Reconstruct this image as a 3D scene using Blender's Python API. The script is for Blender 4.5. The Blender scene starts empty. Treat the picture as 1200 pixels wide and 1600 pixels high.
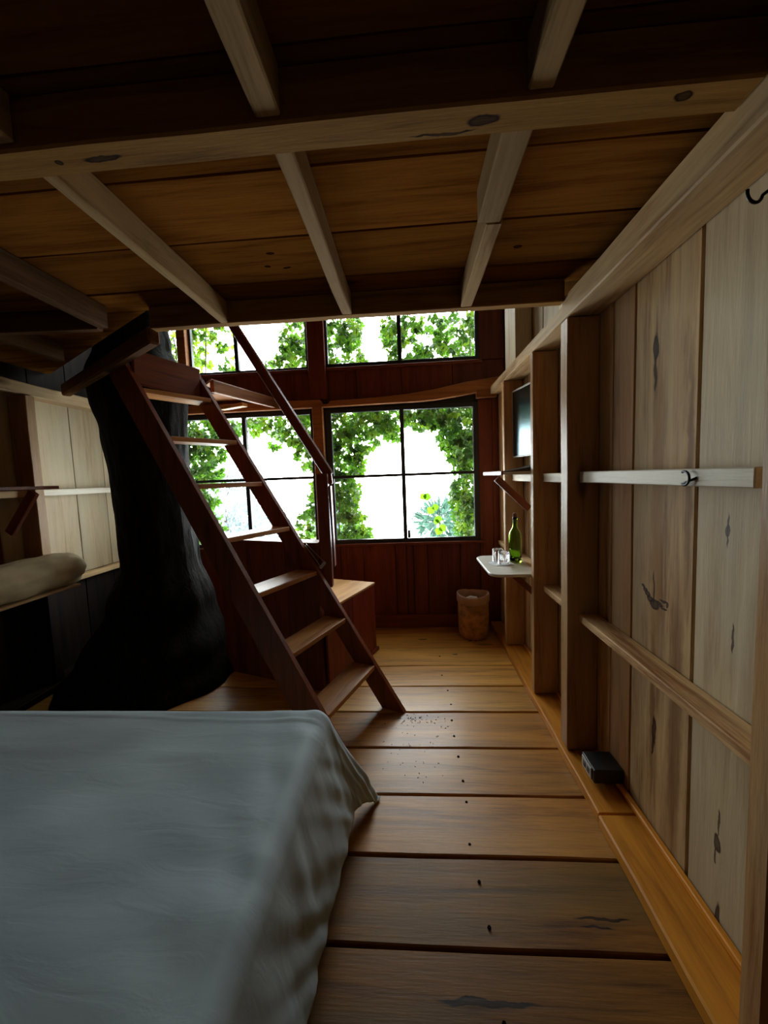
import bpy, bmesh, math, random
from mathutils import Vector, Matrix, noise
random.seed(11)
S = bpy.context.scene
COL = S.collection
# ---------------------------------------------------------------- camera, sky, exposure
cd = bpy.data.cameras.new('camera'); cam = bpy.data.objects.new('camera', cd); COL.objects.link(cam)
Rm = Matrix(((0.9971805, 0.0646069, -0.0381703), (0.0323944, 0.0882011, 0.9955758), (0.0676877, -0.9940053, 0.0858596)))
cam.matrix_world = Matrix.Translation((0, 0, 1.4)) @ Rm.transposed().to_4x4()
cd.sensor_fit = 'VERTICAL'; cd.sensor_height = 24.0; cd.lens = 24.0 * 625.55 / 1600.0
cd.clip_start = 0.02; cd.clip_end = 300
S.camera = cam
wd = bpy.data.worlds.new('overcast_sky'); S.world = wd; wd.use_nodes = True
bg = wd.node_tree.nodes['Background']
bg.inputs['Color'].default_value = (0.95, 0.985, 1.0, 1); bg.inputs['Strength'].default_value = 18.0
S.view_settings.view_transform = 'Standard'; S.view_settings.look = 'None'
S.view_settings.gamma = 1; S.view_settings.use_curve_mapping = False
S.view_settings.exposure = 0.0
try:
    S.cycles.use_denoising = True; S.cycles.denoiser = 'OPENIMAGEDENOISE'
    S.cycles.max_bounces = 8; S.cycles.diffuse_bounces = 2; S.cycles.transparent_max_bounces = 16
    S.cycles.caustics_refractive = False; S.cycles.caustics_reflective = False
    S.cycles.sample_clamp_indirect = 20.0
except Exception: pass

def portal(name, x0, x1, z0, z1, y):
    ld = bpy.data.lights.new(name, 'AREA'); ld.shape = 'RECTANGLE'; ld.size = x1-x0; ld.size_y = z1-z0
    ld.cycles.is_portal = True
    o = bpy.data.objects.new(name, ld); COL.objects.link(o)
    o.location = ((x0+x1)/2, y, (z0+z1)/2); o.rotation_euler = (math.radians(-90), 0, 0)   # emits towards -Y
for a in (('sky_portal', -0.76, 0.64, 0.80, 2.03), ('sky_portal', -2.4, -0.86, 0.80, 2.03),
          ('sky_portal', -0.76, 0.64, 2.41, 3.0), ('sky_portal', -2.5, -0.86, 2.41, 3.0)):
    portal(a[0], a[1], a[2], a[3], a[4], 3.76)

# ---------------------------------------------------------------- materials
def nt(name):
    m = bpy.data.materials.new(name); m.use_nodes = True
    t = m.node_tree; t.nodes.clear()
    out = t.nodes.new('ShaderNodeOutputMaterial'); b = t.nodes.new('ShaderNodeBsdfPrincipled')
    t.links.new(b.outputs[0], out.inputs[0])
    return m, t, b
def N(t, typ, **kw):
    n = t.nodes.new(typ)
    for k, v in kw.items():
        if k.startswith('i_'):
            n.inputs[k[2:].replace('_', ' ')].default_value = v
        else: setattr(n, k, v)
    return n
def ramp(t, fac, stops):
    r = t.nodes.new('ShaderNodeValToRGB'); e = r.color_ramp.elements
    while len(e) < len(stops): e.new(0.5)
    for i, (p, c) in enumerate(stops): e[i].position = p; e[i].color = (*c, 1) if len(c) == 3 else c
    t.links.new(fac, r.inputs[0]); return r.outputs[0]
def mix(t, fac, a, b, mode='MIX'):
    m = t.nodes.new('ShaderNodeMix'); m.data_type = 'RGBA'; m.blend_type = mode
    for s, v in ((m.inputs[0], fac), (m.inputs[6], a), (m.inputs[7], b)):
        if hasattr(v, 'is_linked'): t.links.new(v, s)
        else: s.default_value = v if not isinstance(v, tuple) else ((*v, 1) if len(v) == 3 else v)
    return m.outputs[2]
def math_(t, op, a, b=None, c=None):
    m = t.nodes.new('ShaderNodeMath'); m.operation = op
    for i, v in enumerate((a, b, c)):
        if v is None: continue
        if hasattr(v, 'is_linked'): t.links.new(v, m.inputs[i])
        else: m.inputs[i].default_value = v
    return m.outputs[0]

def wood(name, axis, light, dark, grey=None, greyamt=0.0, rough=0.6, coat=0.0, knots=(), bump=0.25, vary=0.35, stretch=14, rnd=0.5, spec=0.3):
    """sawn wood: the grain runs along `axis` of the object's own coordinates. knots: (centre, radii) ellipsoids in those coordinates"""
    m, t, b = nt(name)
    tc = N(t, 'ShaderNodeTexCoord'); oi = N(t, 'ShaderNodeObjectInfo')
    off = N(t, 'ShaderNodeCombineXYZ')
    r1 = math_(t, 'MULTIPLY', oi.outputs['Random'], 37.0); r2 = math_(t, 'MULTIPLY', oi.outputs['Random'], 91.0)
    for i, r in enumerate((r1, r2, r1)): t.links.new(r, off.inputs[i])
    add = N(t, 'ShaderNodeVectorMath', operation='ADD')
    t.links.new(tc.outputs['Object'], add.inputs[0]); t.links.new(off.outputs[0], add.inputs[1])
    sc = [stretch]*3; sc[axis] = 1.0
    mp = N(t, 'ShaderNodeMapping'); mp.inputs['Scale'].default_value = sc
    t.links.new(add.outputs[0], mp.inputs[0])
    n1 = N(t, 'ShaderNodeTexNoise', i_Scale=1.3, i_Detail=6.0, i_Roughness=0.62, i_Distortion=0.6)
    n2 = N(t, 'ShaderNodeTexNoise', i_Scale=7.0, i_Detail=5.0, i_Roughness=0.7)
    t.links.new(mp.outputs[0], n1.inputs[0]); t.links.new(mp.outputs[0], n2.inputs[0])
    sc3 = [2.6]*3; sc3[axis] = 0.8
    mp3 = N(t, 'ShaderNodeMapping'); mp3.inputs['Scale'].default_value = sc3
    t.links.new(add.outputs[0], mp3.inputs[0])
    n3 = N(t, 'ShaderNodeTexNoise', i_Scale=1.6, i_Detail=3.0); t.links.new(mp3.outputs[0], n3.inputs[0])
    fac = math_(t, 'ADD', math_(t, 'MULTIPLY', n1.outputs[0], 0.7), math_(t, 'MULTIPLY', n2.outputs[0], 0.3))
    col = ramp(t, fac, [(0.36, dark), (0.48, tuple(p*0.4+q*0.6 for p, q in zip(dark, light))), (0.62, light)])
    if grey is not None:
        gf = ramp(t, n3.outputs[0], [(0.42, (0, 0, 0)), (0.60, (1, 1, 1))])
        col = mix(t, math_(t, 'MULTIPLY', gf, greyamt), col, grey)
    # voronoi pin knots, stretched along the grain
    sk = [3.4]*3; sk[axis] = 1.15
    mpk = N(t, 'ShaderNodeMapping'); mpk.inputs['Scale'].default_value = sk
    t.links.new(add.outputs[0], mpk.inputs[0])
    vo = N(t, 'ShaderNodeTexVoronoi', i_Scale=1.0); t.links.new(mpk.outputs[0], vo.inputs['Vector'])
    kf = ramp(t, vo.outputs['Distance'], [(0.045, (1, 1, 1)), (0.11, (0, 0, 0))])
    kd = tuple(c*0.18 for c in dark)
    col = mix(t, math_(t, 'MULTIPLY', kf, 0.75), col, kd)
    for kn_ in knots:
        c, r = kn_[0], kn_[1]; stain = len(kn_) > 2
        s = N(t, 'ShaderNodeVectorMath', operation='SUBTRACT'); s.inputs[1].default_value = c
        # grain wobble around the knot
        wob = N(t, 'ShaderNodeVectorMath', operation='SCALE'); wob.inputs['Scale'].default_value = 0.03
        nw = N(t, 'ShaderNodeTexNoise', i_Scale=14.0, i_Detail=3.0); t.links.new(tc.outputs['Object'], nw.inputs[0])
        ce = N(t, 'ShaderNodeVectorMath', operation='SUBTRACT'); ce.inputs[1].default_value = (0.5, 0.5, 0.5)
        t.links.new(nw.outputs['Color'], ce.inputs[0]); t.links.new(ce.outputs[0], wob.inputs[0])
        ad = N(t, 'ShaderNodeVectorMath', operation='ADD'); t.links.new(tc.outputs['Object'], ad.inputs[0]); t.links.new(wob.outputs[0], ad.inputs[1])
        t.links.new(ad.outputs[0], s.inputs[0])
        d = N(t, 'ShaderNodeVectorMath', operation='DIVIDE'); d.inputs[1].default_value = r; t.links.new(s.outputs[0], d.inputs[0])
        l = N(t, 'ShaderNodeVectorMath', operation='LENGTH'); t.links.new(d.outputs[0], l.inputs[0])
        if stain:
            f = ramp(t, l.outputs['Value'], [(0.0, (1.0,)*3), (0.6, (0.8,)*3), (1.0, (0, 0, 0))])
            col = mix(t, math_(t, 'MULTIPLY', f, 0.8), col, kn_[2])
        else:
            f = ramp(t, l.outputs['Value'], [(0.0, (0.8,)*3), (0.5, (0.85,)*3), (0.78, (1, 1, 1)), (1.0, (0, 0, 0))])
            col = mix(t, f, col, (dark[0]*0.10, dark[1]*0.06, dark[2]*0.05))
    # brightness varies from board to board
    hsv = N(t, 'ShaderNodeHueSaturation')
    t.links.new(math_(t, 'ADD', math_(t, 'MULTIPLY', oi.outputs['Random'], vary), 1.0 - vary*rnd), hsv.inputs['Value'])
    t.links.new(col, hsv.inputs['Color']); t.links.new(hsv.outputs[0], b.inputs['Base Color'])
    rr = math_(t, 'ADD', math_(t, 'MULTIPLY', n2.outputs[0], 0.25), rough-0.12); t.links.new(rr, b.inputs['Roughness'])
    b.inputs['Coat Weight'].default_value = coat; b.inputs['Coat Roughness'].default_value = 0.28; b.inputs['Specular IOR Level'].default_value = spec
    bp = N(t, 'ShaderNodeBump', i_Strength=bump, i_Distance=0.004)
    t.links.new(math_(t, 'ADD', n2.outputs[0], math_(t, 'MULTIPLY', n1.outputs[0], 0.8)), bp.inputs['Height'])
    t.links.new(bp.outputs[0], b.inputs['Normal'])
    return m
def plain(name, col, rough=0.5, metal=0.0, noise_amt=0.12, nscale=8.0, bump=0.0, spec=0.5, bscale=None):
    m, t, b = nt(name)
    tc = N(t, 'ShaderNodeTexCoord'); n = N(t, 'ShaderNodeTexNoise', i_Scale=nscale, i_Detail=5.0)
    t.links.new(tc.outputs['Object'], n.inputs[0])
    a = tuple(c*(1-noise_amt*1.6) for c in col); c2 = tuple(min(1, c*(1+noise_amt)) for c in col)
    t.links.new(ramp(t, n.outputs[0], [(0.3, a), (0.7, c2)]), b.inputs['Base Color'])
    b.inputs['Roughness'].default_value = rough; b.inputs['Metallic'].default_value = metal
    b.inputs['Specular IOR Level'].default_value = spec
    if bump:
        nb = N(t, 'ShaderNodeTexNoise', i_Scale=bscale or nscale*5, i_Detail=5.0); t.links.new(tc.outputs['Object'], nb.inputs[0])
        bp = N(t, 'ShaderNodeBump', i_Strength=bump, i_Distance=0.01); t.links.new(nb.outputs[0], bp.inputs['Height']); t.links.new(bp.outputs[0], b.inputs['Normal'])
    return m

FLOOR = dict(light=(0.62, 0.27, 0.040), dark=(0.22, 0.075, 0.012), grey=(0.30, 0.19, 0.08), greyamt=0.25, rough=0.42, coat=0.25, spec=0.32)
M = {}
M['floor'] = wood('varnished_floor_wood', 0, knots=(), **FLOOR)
FLOOR_DARK = dict(light=(0.30, 0.125, 0.018), dark=(0.075, 0.026, 0.005), grey=(0.15, 0.095, 0.03), greyamt=0.6, rough=0.45, coat=0.12, spec=0.25)
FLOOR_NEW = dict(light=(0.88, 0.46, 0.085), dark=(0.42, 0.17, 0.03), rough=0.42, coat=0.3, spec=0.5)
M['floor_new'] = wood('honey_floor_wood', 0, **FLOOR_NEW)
M['floor_dark'] = wood('dark_floor_wood', 0, **FLOOR_DARK)
M['sill_y'] = wood('yellow_sill_wood', 1, (0.82, 0.33, 0.028), (0.45, 0.15, 0.012), rough=0.45, coat=0.1, spec=0.3)
RAW = dict(light=(0.70, 0.46, 0.22), dark=(0.25, 0.110, 0.038), grey=(0.58, 0.44, 0.26), greyamt=0.5, rough=0.62, spec=0.15)
M['raw_z'] = wood('raw_board_wood', 2, **RAW)
M['brown_z'] = wood('brown_board_wood', 2, (0.54, 0.26, 0.09), (0.20, 0.075, 0.024), grey=(0.50, 0.36, 0.19), greyamt=0.4, rough=0.62)
M['stud_z'] = wood('stud_wood', 2, (0.56, 0.31, 0.13), (0.27, 0.11, 0.033), grey=(0.55, 0.44, 0.28), greyamt=0.3, rough=0.42)
M['rail_y'] = wood('pale_planed_rail_wood', 1, (0.84, 0.76, 0.60), (0.58, 0.48, 0.34), rough=0.45)
M['raw_x'] = wood('raw_beam_wood_across', 0, **RAW)
M['raw_y'] = wood('raw_beam_wood_along', 1, **RAW)
M['pale_z'] = wood('pale_weathered_board_wood', 2, (0.64, 0.50, 0.30), (0.42, 0.29, 0.155), grey=(0.56, 0.47, 0.32), greyamt=0.6, rough=0.6)
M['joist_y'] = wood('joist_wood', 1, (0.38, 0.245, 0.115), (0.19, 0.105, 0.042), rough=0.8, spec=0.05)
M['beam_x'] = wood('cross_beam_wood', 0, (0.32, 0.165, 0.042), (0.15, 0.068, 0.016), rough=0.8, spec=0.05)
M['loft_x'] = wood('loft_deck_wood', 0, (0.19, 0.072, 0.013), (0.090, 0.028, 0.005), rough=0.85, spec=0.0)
M['red_z'] = wood('red_stained_board_wood', 2, (0.22, 0.050, 0.024), (0.09, 0.018, 0.009), rough=0.5)
M['red_x'] = wood('red_stained_rail_wood', 0, (0.25, 0.062, 0.025), (0.10, 0.022, 0.010), rough=0.5)
M['orange_x'] = wood('orange_tie_beam_wood', 0, (0.46, 0.19, 0.06), (0.20, 0.065, 0.022), rough=0.55)
LAD = dict(light=(0.27, 0.068, 0.024), dark=(0.10, 0.024, 0.009), rough=0.42, coat=0.1)
M['lad_x'] = wood('ladder_wood_lengthwise', 0, **LAD)
M['lad_z'] = wood('ladder_wood_upright', 2, **LAD)
M['tread'] = wood('worn_tread_wood', 1, (0.55, 0.25, 0.075), (0.24, 0.085, 0.026), rough=0.38, coat=0.15)
M['shaded_y'] = wood('shade_darkened_joist_wood', 1, (0.11, 0.055, 0.022), (0.05, 0.022, 0.009), rough=0.8, spec=0.05)  # joist wood with the left loft's shade put into its colour
M['shaded_x'] = wood('shade_darkened_beam_wood', 0, (0.16, 0.075, 0.028), (0.06, 0.026, 0.010), rough=0.8, spec=0.05)  # beam wood darkened to paint its unlit side
M['shadow_z'] = wood('shade_blackened_wood', 2, (0.022, 0.012, 0.008), (0.008, 0.004, 0.003), rough=0.7, spec=0.15)  # wood colour carries the left wall's deep shade
M['boxtop'] = wood('honey_pine_wood', 1, (0.62, 0.33, 0.10), (0.36, 0.16, 0.04), rough=0.45)
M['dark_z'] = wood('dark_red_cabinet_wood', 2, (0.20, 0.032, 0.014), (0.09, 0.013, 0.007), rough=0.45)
M['black'] = plain('dark_metal_frame', (0.012, 0.016, 0.022), 0.45)
M['iron'] = plain('black_iron', (0.02, 0.02, 0.022), 0.35, 0.7)
M['steel'] = plain('worn_steel', (0.45, 0.43, 0.40), 0.35, 0.9)
M['nail'] = plain('nail_head', (0.010, 0.007, 0.005), 0.9, spec=0.0)
M['outlet'] = plain('grey_outlet_plastic', (0.45, 0.45, 0.42), 0.4)
M['boxblack'] = plain('black_painted_box', (0.012, 0.011, 0.01), 0.45)
M['tray'] = plain('white_painted_shelf', (0.66, 0.63, 0.56), 0.42, noise_amt=0.05)
M['pillow'] = plain('beige_cotton', (0.62, 0.50, 0.30), 0.85, nscale=5, bump=0.25)
M['basket'] = plain('woven_tan_basket', (0.52, 0.23, 0.06), 0.65, nscale=20, bump=0.4, noise_amt=0.3)
M['liner'] = plain('cloth_bin_liner', (0.50, 0.30, 0.20), 0.8, nscale=12, bump=0.2)
M['paper'] = plain('white_tissue', (0.80, 0.82, 0.84), 0.8, bump=0.3)
M['folder'] = plain('dark_leatherette', (0.035, 0.018, 0.012), 0.4)
M['cork'] = plain('brown_cork', (0.12, 0.045, 0.022), 0.7)
def sheet_mat():
    m, t, b = nt('pale_cotton_sheet')
    tc = N(t, 'ShaderNodeTexCoord')
    n = N(t, 'ShaderNodeTexNoise', i_Scale=2.2, i_Detail=4.0); t.links.new(tc.outputs['Object'], n.inputs[0])
    t.links.new(ramp(t, n.outputs[0], [(0.3, (0.29, 0.37, 0.42)), (0.7, (0.36, 0.43, 0.46))]), b.inputs['Base Color'])
    b.inputs['Roughness'].default_value = 0.7; b.inputs['Sheen Weight'].default_value = 0.15
    mp = N(t, 'ShaderNodeMapping'); mp.inputs['Scale'].default_value = (2.0, 6.0, 3.0); t.links.new(tc.outputs['Object'], mp.inputs[0])
    n2 = N(t, 'ShaderNodeTexNoise', i_Scale=2.6, i_Detail=5.0, i_Distortion=1.2); t.links.new(mp.outputs[0], n2.inputs[0])
    n3 = N(t, 'ShaderNodeTexNoise', i_Scale=260.0, i_Detail=2.0); t.links.new(tc.outputs['Object'], n3.inputs[0])
    h = math_(t, 'ADD', n2.outputs[0], math_(t, 'MULTIPLY', n3.outputs[0], 0.03))
    bp = N(t, 'ShaderNodeBump', i_Strength=0.12, i_Distance=0.012); t.links.new(h, bp.inputs['Height']); t.links.new(bp.outputs[0], b.inputs['Normal'])
    return m
M['sheet'] = sheet_mat()
def bark_mat():
    m, t, b = nt('dark_rough_bark')
    tc = N(t, 'ShaderNodeTexCoord'); mp = N(t, 'ShaderNodeMapping'); mp.inputs['Scale'].default_value = (9, 9, 2.2); t.links.new(tc.outputs['Object'], mp.inputs[0])
    n = N(t, 'ShaderNodeTexNoise', i_Scale=2.5, i_Detail=8.0, i_Roughness=0.7, i_Distortion=0.8); t.links.new(mp.outputs[0], n.inputs[0])
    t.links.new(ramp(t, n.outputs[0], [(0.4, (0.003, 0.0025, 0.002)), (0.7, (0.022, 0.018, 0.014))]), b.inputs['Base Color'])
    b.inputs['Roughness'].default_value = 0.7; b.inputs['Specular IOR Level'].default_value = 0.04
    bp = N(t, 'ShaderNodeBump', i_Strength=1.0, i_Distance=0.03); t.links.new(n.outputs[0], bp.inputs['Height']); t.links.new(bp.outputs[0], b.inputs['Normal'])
    return m
M['bark'] = bark_mat()
def leaf_mat(name, c1, c2, c3, trans=0.45):
    m = bpy.data.materials.new(name); m.use_nodes = True; t = m.node_tree; t.nodes.clear()
    out = N(t, 'ShaderNodeOutputMaterial'); b = N(t, 'ShaderNodeBsdfPrincipled'); tr = N(t, 'ShaderNodeBsdfTranslucent'); mx = N(t, 'ShaderNodeMixShader')
    oi = N(t, 'ShaderNodeObjectInfo'); tc = N(t, 'ShaderNodeTexCoord')
    n = N(t, 'ShaderNodeTexNoise', i_Scale=9.0, i_Detail=2.0); t.links.new(tc.outputs['Object'], n.inputs[0])
    n.noise_dimensions = '4D'; t.links.new(math_(t, 'MULTIPLY', oi.outputs['Random'], 50.0), n.inputs['W'])
    f = math_(t, 'ADD', math_(t, 'MULTIPLY', oi.outputs['Random'], 0.5), math_(t, 'MULTIPLY', n.outputs[0], 0.5))
    c = ramp(t, f, [(0.2, c1), (0.5, c2), (0.8, c3)])
    t.links.new(c, b.inputs['Base Color']); b.inputs['Roughness'].default_value = 0.4
    sat = N(t, 'ShaderNodeHueSaturation'); sat.inputs['Value'].default_value = 1.5; sat.inputs['Hue'].default_value = 0.485; t.links.new(c, sat.inputs['Color'])
    t.links.new(sat.outputs[0], tr.inputs[0])
    mx.inputs[0].default_value = trans; t.links.new(b.outputs[0], mx.inputs[1]); t.links.new(tr.outputs[0], mx.inputs[2]); t.links.new(mx.outputs[0], out.inputs[0])
    return m
M['leaf'] = leaf_mat('creeper_leaf', (0.010, 0.042, 0.003), (0.034, 0.105, 0.006), (0.10, 0.18, 0.008))
M['leaf_deep'] = leaf_mat('creeper_leaf_mass', (0.014, 0.055, 0.004), (0.045, 0.135, 0.007), (0.12, 0.22, 0.010))
M['shoot'] = leaf_mat('young_shoot_leaf', (0.05, 0.14, 0.006), (0.065, 0.17, 0.007), (0.08, 0.19, 0.01), 0.5)
M['shrub'] = leaf_mat('blue_green_shrub_leaf', (0.02, 0.06, 0.045), (0.035, 0.09, 0.065), (0.05, 0.11, 0.08), 0.4)
M['hazy'] = leaf_mat('haze_tinted_leaf', (0.10, 0.14, 0.15), (0.14, 0.18, 0.19), (0.18, 0.19, 0.15), 0.3)  # distance haze is painted into the leaf colours
M['stem'] = plain('vine_stem', (0.05, 0.035, 0.02), 0.7)
def glass_pane():
    m = bpy.data.materials.new('window_glass'); m.use_nodes = True; t = m.node_tree; t.nodes.clear()
    out = N(t, 'ShaderNodeOutputMaterial'); g = N(t, 'ShaderNodeBsdfGlossy'); g.inputs['Roughness'].default_value = 0.02
    tr = N(t, 'ShaderNodeBsdfTransparent'); tr.inputs[0].default_value = (0.965, 0.985, 0.98, 1); mx = N(t, 'ShaderNodeMixShader'); fr = N(t, 'ShaderNodeFresnel', i_IOR=1.45)
    t.links.new(math_(t, 'MULTIPLY', fr.outputs[0], 0.6), mx.inputs[0]); t.links.new(tr.outputs[0], mx.inputs[1]); t.links.new(g.outputs[0], mx.inputs[2]); t.links.new(mx.outputs[0], out.inputs[0])
    return m
M['pane'] = glass_pane()
def glass(name, col, rough=0.0, ior=1.45):
    m, t, b = nt(name); b.inputs['Base Color'].default_value = (*col, 1); b.inputs['Transmission Weight'].default_value = 1.0
    b.inputs['Roughness'].default_value = rough; b.inputs['IOR'].default_value = ior; return m
M['green_glass'] = glass('green_bottle_glass', (0.42, 0.66, 0.05))
M['clear_glass'] = glass('clear_drinking_glass', (0.97, 0.99, 1.0)); _t = M['clear_glass'].node_tree; _o = [n for n in _t.nodes if n.type == 'OUTPUT_MATERIAL'][0]; _b = [n for n in _t.nodes if n.type == 'BSDF_PRINCIPLED'][0]
_tr = N(_t, 'ShaderNodeBsdfTransparent'); _mx = N(_t, 'ShaderNodeMixShader'); _mx.inputs[0].default_value = 0.45
_t.links.new(_tr.outputs[0], _mx.inputs[1]); _t.links.new(_b.outputs[0], _mx.inputs[2]); _t.links.new(_mx.outputs[0], _o.inputs[0])
mm, tt_, bb = nt('silvered_mirror'); bb.inputs['Metallic'].default_value = 1; bb.inputs['Roughness'].default_value = 0.22; bb.inputs['Base Color'].default_value = (0.12, 0.19, 0.22, 1); M['mirror'] = mm

# ---------------------------------------------------------------- geometry helpers
def link(o, parent=None):
    COL.objects.link(o)
    if parent is not None: o.parent = parent
    return o
def from_bm(name, bm, mat, parent=None, smooth=False):
    me = bpy.data.meshes.new(name); bm.to_mesh(me); bm.free()
    if mat is not None: me.materials.append(M[mat] if isinstance(mat, str) else mat)
    if smooth:
        for p in me.polygons: p.use_smooth = True
    return link(bpy.data.objects.new(name, me), parent)
def empty(name, loc=(0, 0, 0), rz=0.0, parent=None):
    o = bpy.data.objects.new(name, None); o.location = loc; o.rotation_euler = (0, 0, rz); o.empty_display_size = 0.1
    return link(o, parent)
def thing(o, label, cat, group=None):
    o['label'] = label; o['category'] = cat
    if group: o['group'] = group
    return o
def structure(o, label=None):
    o['kind'] = 'structure'
    if label: o['label'] = label
    return o
def box_bm(sx, sy, sz, bev=0.003, warp=0.0, seg=1, axis=0, seed=0.0):
    bm = bmesh.new(); bmesh.ops.create_cube(bm, size=1.0)
    for v in bm.verts: v.co = Vector((v.co.x*sx, v.co.y*sy, v.co.z*sz))
    if bev > 0:
        bmesh.ops.bevel(bm, geom=list(bm.edges), offset=min(bev, min(sx, sy, sz)*0.3), segments=1, affect='EDGES')
    if seg > 1:
        es = [e for e in bm.edges if abs((e.verts[0].co-e.verts[1].co)[axis]) > 0.5*(sx, sy, sz)[axis]]
        bmesh.ops.subdivide_edges(bm, edges=es, cuts=seg-1, use_grid_fill=False)
        for v in bm.verts:
            p = v.co.copy(); q = p.copy(); q[axis] = q[axis]*2.3; 
            n = noise.noise_vector(q*1.3 + Vector((seed*7.1, seed*3.3, seed)))
            n[axis] = 0; v.co = p + n*warp
    return bm
def box(name, xr, yr, zr, mat, parent=None, bev=0.003, warp=0.0, seg=1, axis=0):
    """axis-aligned piece given by its world extents; its origin is its centre"""
    sx, sy, sz = xr[1]-xr[0], yr[1]-yr[0], zr[1]-zr[0]
    c = Vector(((xr[0]+xr[1])/2, (yr[0]+yr[1])/2, (zr[0]+zr[1])/2))
    o = from_bm(name, box_bm(sx, sy, sz, bev, warp, seg, axis, c.x*3+c.y*5+c.z), mat, parent)
    if parent is not None:
        c = c - parent.location
        if parent.rotation_euler.z: c = Matrix.Rotation(-parent.rotation_euler.z, 3, 'Z') @ c
    o.location = c
    return o
def bar(name, p0, p1, w, h, mat, parent=None, bev=0.003, up=(0, 0, 1), ext=0.0):
    """straight piece from p0 to p1 (local X along it, w = local Y, h = local Z towards `up`)"""
    p0, p1 = Vector(p0), Vector(p1); d = (p1-p0); L = d.length + 2*ext; d.normalize()
    z = Vector(up) - d*Vector(up).dot(d); z.normalize(); y = z.cross(d)
    o = from_bm(name, box_bm(L, w, h, bev), mat, parent)
    R = Matrix((d, y, z)).transposed().to_4x4(); R.translation = (p0+p1)/2
    if parent is not None: R = Matrix.Translation(-parent.location) @ R
    o.matrix_local = R
    return o
def prism(name, pts, thick, mat, parent=None, frame=None, bev=0.002, smooth=False):
    """outline pts in a plane (u,v), extruded by thick along w; frame = (origin, u, v)"""
    bm = bmesh.new(); o0, u, v = (Vector(a) for a in frame); w = u.cross(v)
    a = [bm.verts.new(o0+u*p[0]+v*p[1]-w*thick/2) for p in pts]
    f = bm.faces.new(a); r = bmesh.ops.extrude_face_region(bm, geom=[f])
    for x in r['geom']:
        if isinstance(x, bmesh.types.BMVert): x.co += w*thick
    bmesh.ops.recalc_face_normals(bm, faces=bm.faces)
    if bev: bmesh.ops.bevel(bm, geom=list(bm.edges), offset=bev, segments=1, affect='EDGES')
    c = sum((x.co for x in bm.verts), Vector())/len(bm.verts)
    for x in bm.verts: x.co -= c
    ob = from_bm(name, bm, mat, parent, smooth)
    ob.location = c - (parent.location if parent is not None else Vector())
    return ob
def lathe_bm(prof, n=32, cap=True):
    bm = bmesh.new(); rings = []
    for r, z in prof:
        rings.append([bm.verts.new((r*math.cos(2*math.pi*i/n), r*math.sin(2*math.pi*i/n), z)) for i in range(n)])
    for a, b in zip(rings, rings[1:]):
        for i in range(n): bm.faces.new((a[i], a[(i+1) % n], b[(i+1) % n], b[i]))
    if cap:
        bm.faces.new(rings[0][::-1]); bm.faces.new(rings[-1])
    bmesh.ops.recalc_face_normals(bm, faces=bm.faces)
    return bm
def tube_bm(pts, r, n=8, taper=None):
    bm = bmesh.new(); pts = [Vector(p) for p in pts]; rings = []
    for i, p in enumerate(pts):
        d = (pts[min(i+1, len(pts)-1)] - pts[max(i-1, 0)]).normalized()
        a = d.cross(Vector((0.31, 0.22, 0.92)));  a.normalize(); b = d.cross(a)
        rr = r if taper is None else r*taper[i]
        rings.append([bm.verts.new(p + (a*math.cos(2*math.pi*k/n)+b*math.sin(2*math.pi*k/n))*rr) for k in range(n)])
    for a, b in zip(rings, rings[1:]):
        for i in range(n): bm.faces.new((a[i], a[(i+1) % n], b[(i+1) % n], b[i]))
    bm.faces.new(rings[0][::-1]); bm.faces.new(rings[-1])
    bmesh.ops.recalc_face_normals(bm, faces=bm.faces)
    return bm

XW, XL, YB, YF, ROOF = 0.86, -2.65, 3.66, -1.6, 3.30     # right boards, left boards, back boards, wall behind the camera, roof

def reparent(c, p):
    c.parent = p; c.location = c.location - p.location

# ---------------------------------------------------------------- floor
floor = structure(empty('floor'))
edges = [3.70, 3.485, 3.177, 2.87, 2.578, 2.284, 1.968, 1.658, 1.371, 1.08, 0.78, 0.48, 0.18, -0.12, -0.42, -0.72, -1.02, -1.32, -1.62]
rf = random.Random(3)
for i, (a, b) in enumerate(zip(edges, edges[1:])):
    g0 = 0.003 if i < 4 else 0.006
    mt = 'floor_new' if i in (1, 2, 3, 4) else 'floor' if i < 8 else 'floor_dark'  # front planks use a darker floor wood
    kn = {1: [((1.05, .02, .01), (.05, .012, .03)), ((1.45, -.02, .01), (.02, .012, .03))],
          2: [((1.30, 0.03, .01), (.03, .012, .03))],
          8: [((1.55, -0.05, .01), (.10, .006, .03)), ((1.52, -0.075, .01), (.06, .004, .03))],
          9: [((1.15, .03, .01), (.16, .010, .03)), ((1.55, -.01, .01), (.16, .006, .03)), ((.75, -.06, .01), (.03, .02, .03))],
          10: [((1.0, .06, .01), (.04, .015, .03)), ((1.02, .00, .01), (.02, .02, .03))]}.get(i-0)
    if kn: mt = wood('varnished_floor_wood_knotted', 0, knots=kn, **(FLOOR_NEW if i < 5 else FLOOR if i < 8 else FLOOR_DARK))
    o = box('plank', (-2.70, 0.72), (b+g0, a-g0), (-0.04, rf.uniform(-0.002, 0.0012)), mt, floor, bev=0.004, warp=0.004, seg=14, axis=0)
structure(box('floor_joist_deck', (-2.75, 0.95), (-1.65, 3.78), (-0.09, -0.045), 'boxblack', floor, bev=0))
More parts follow.
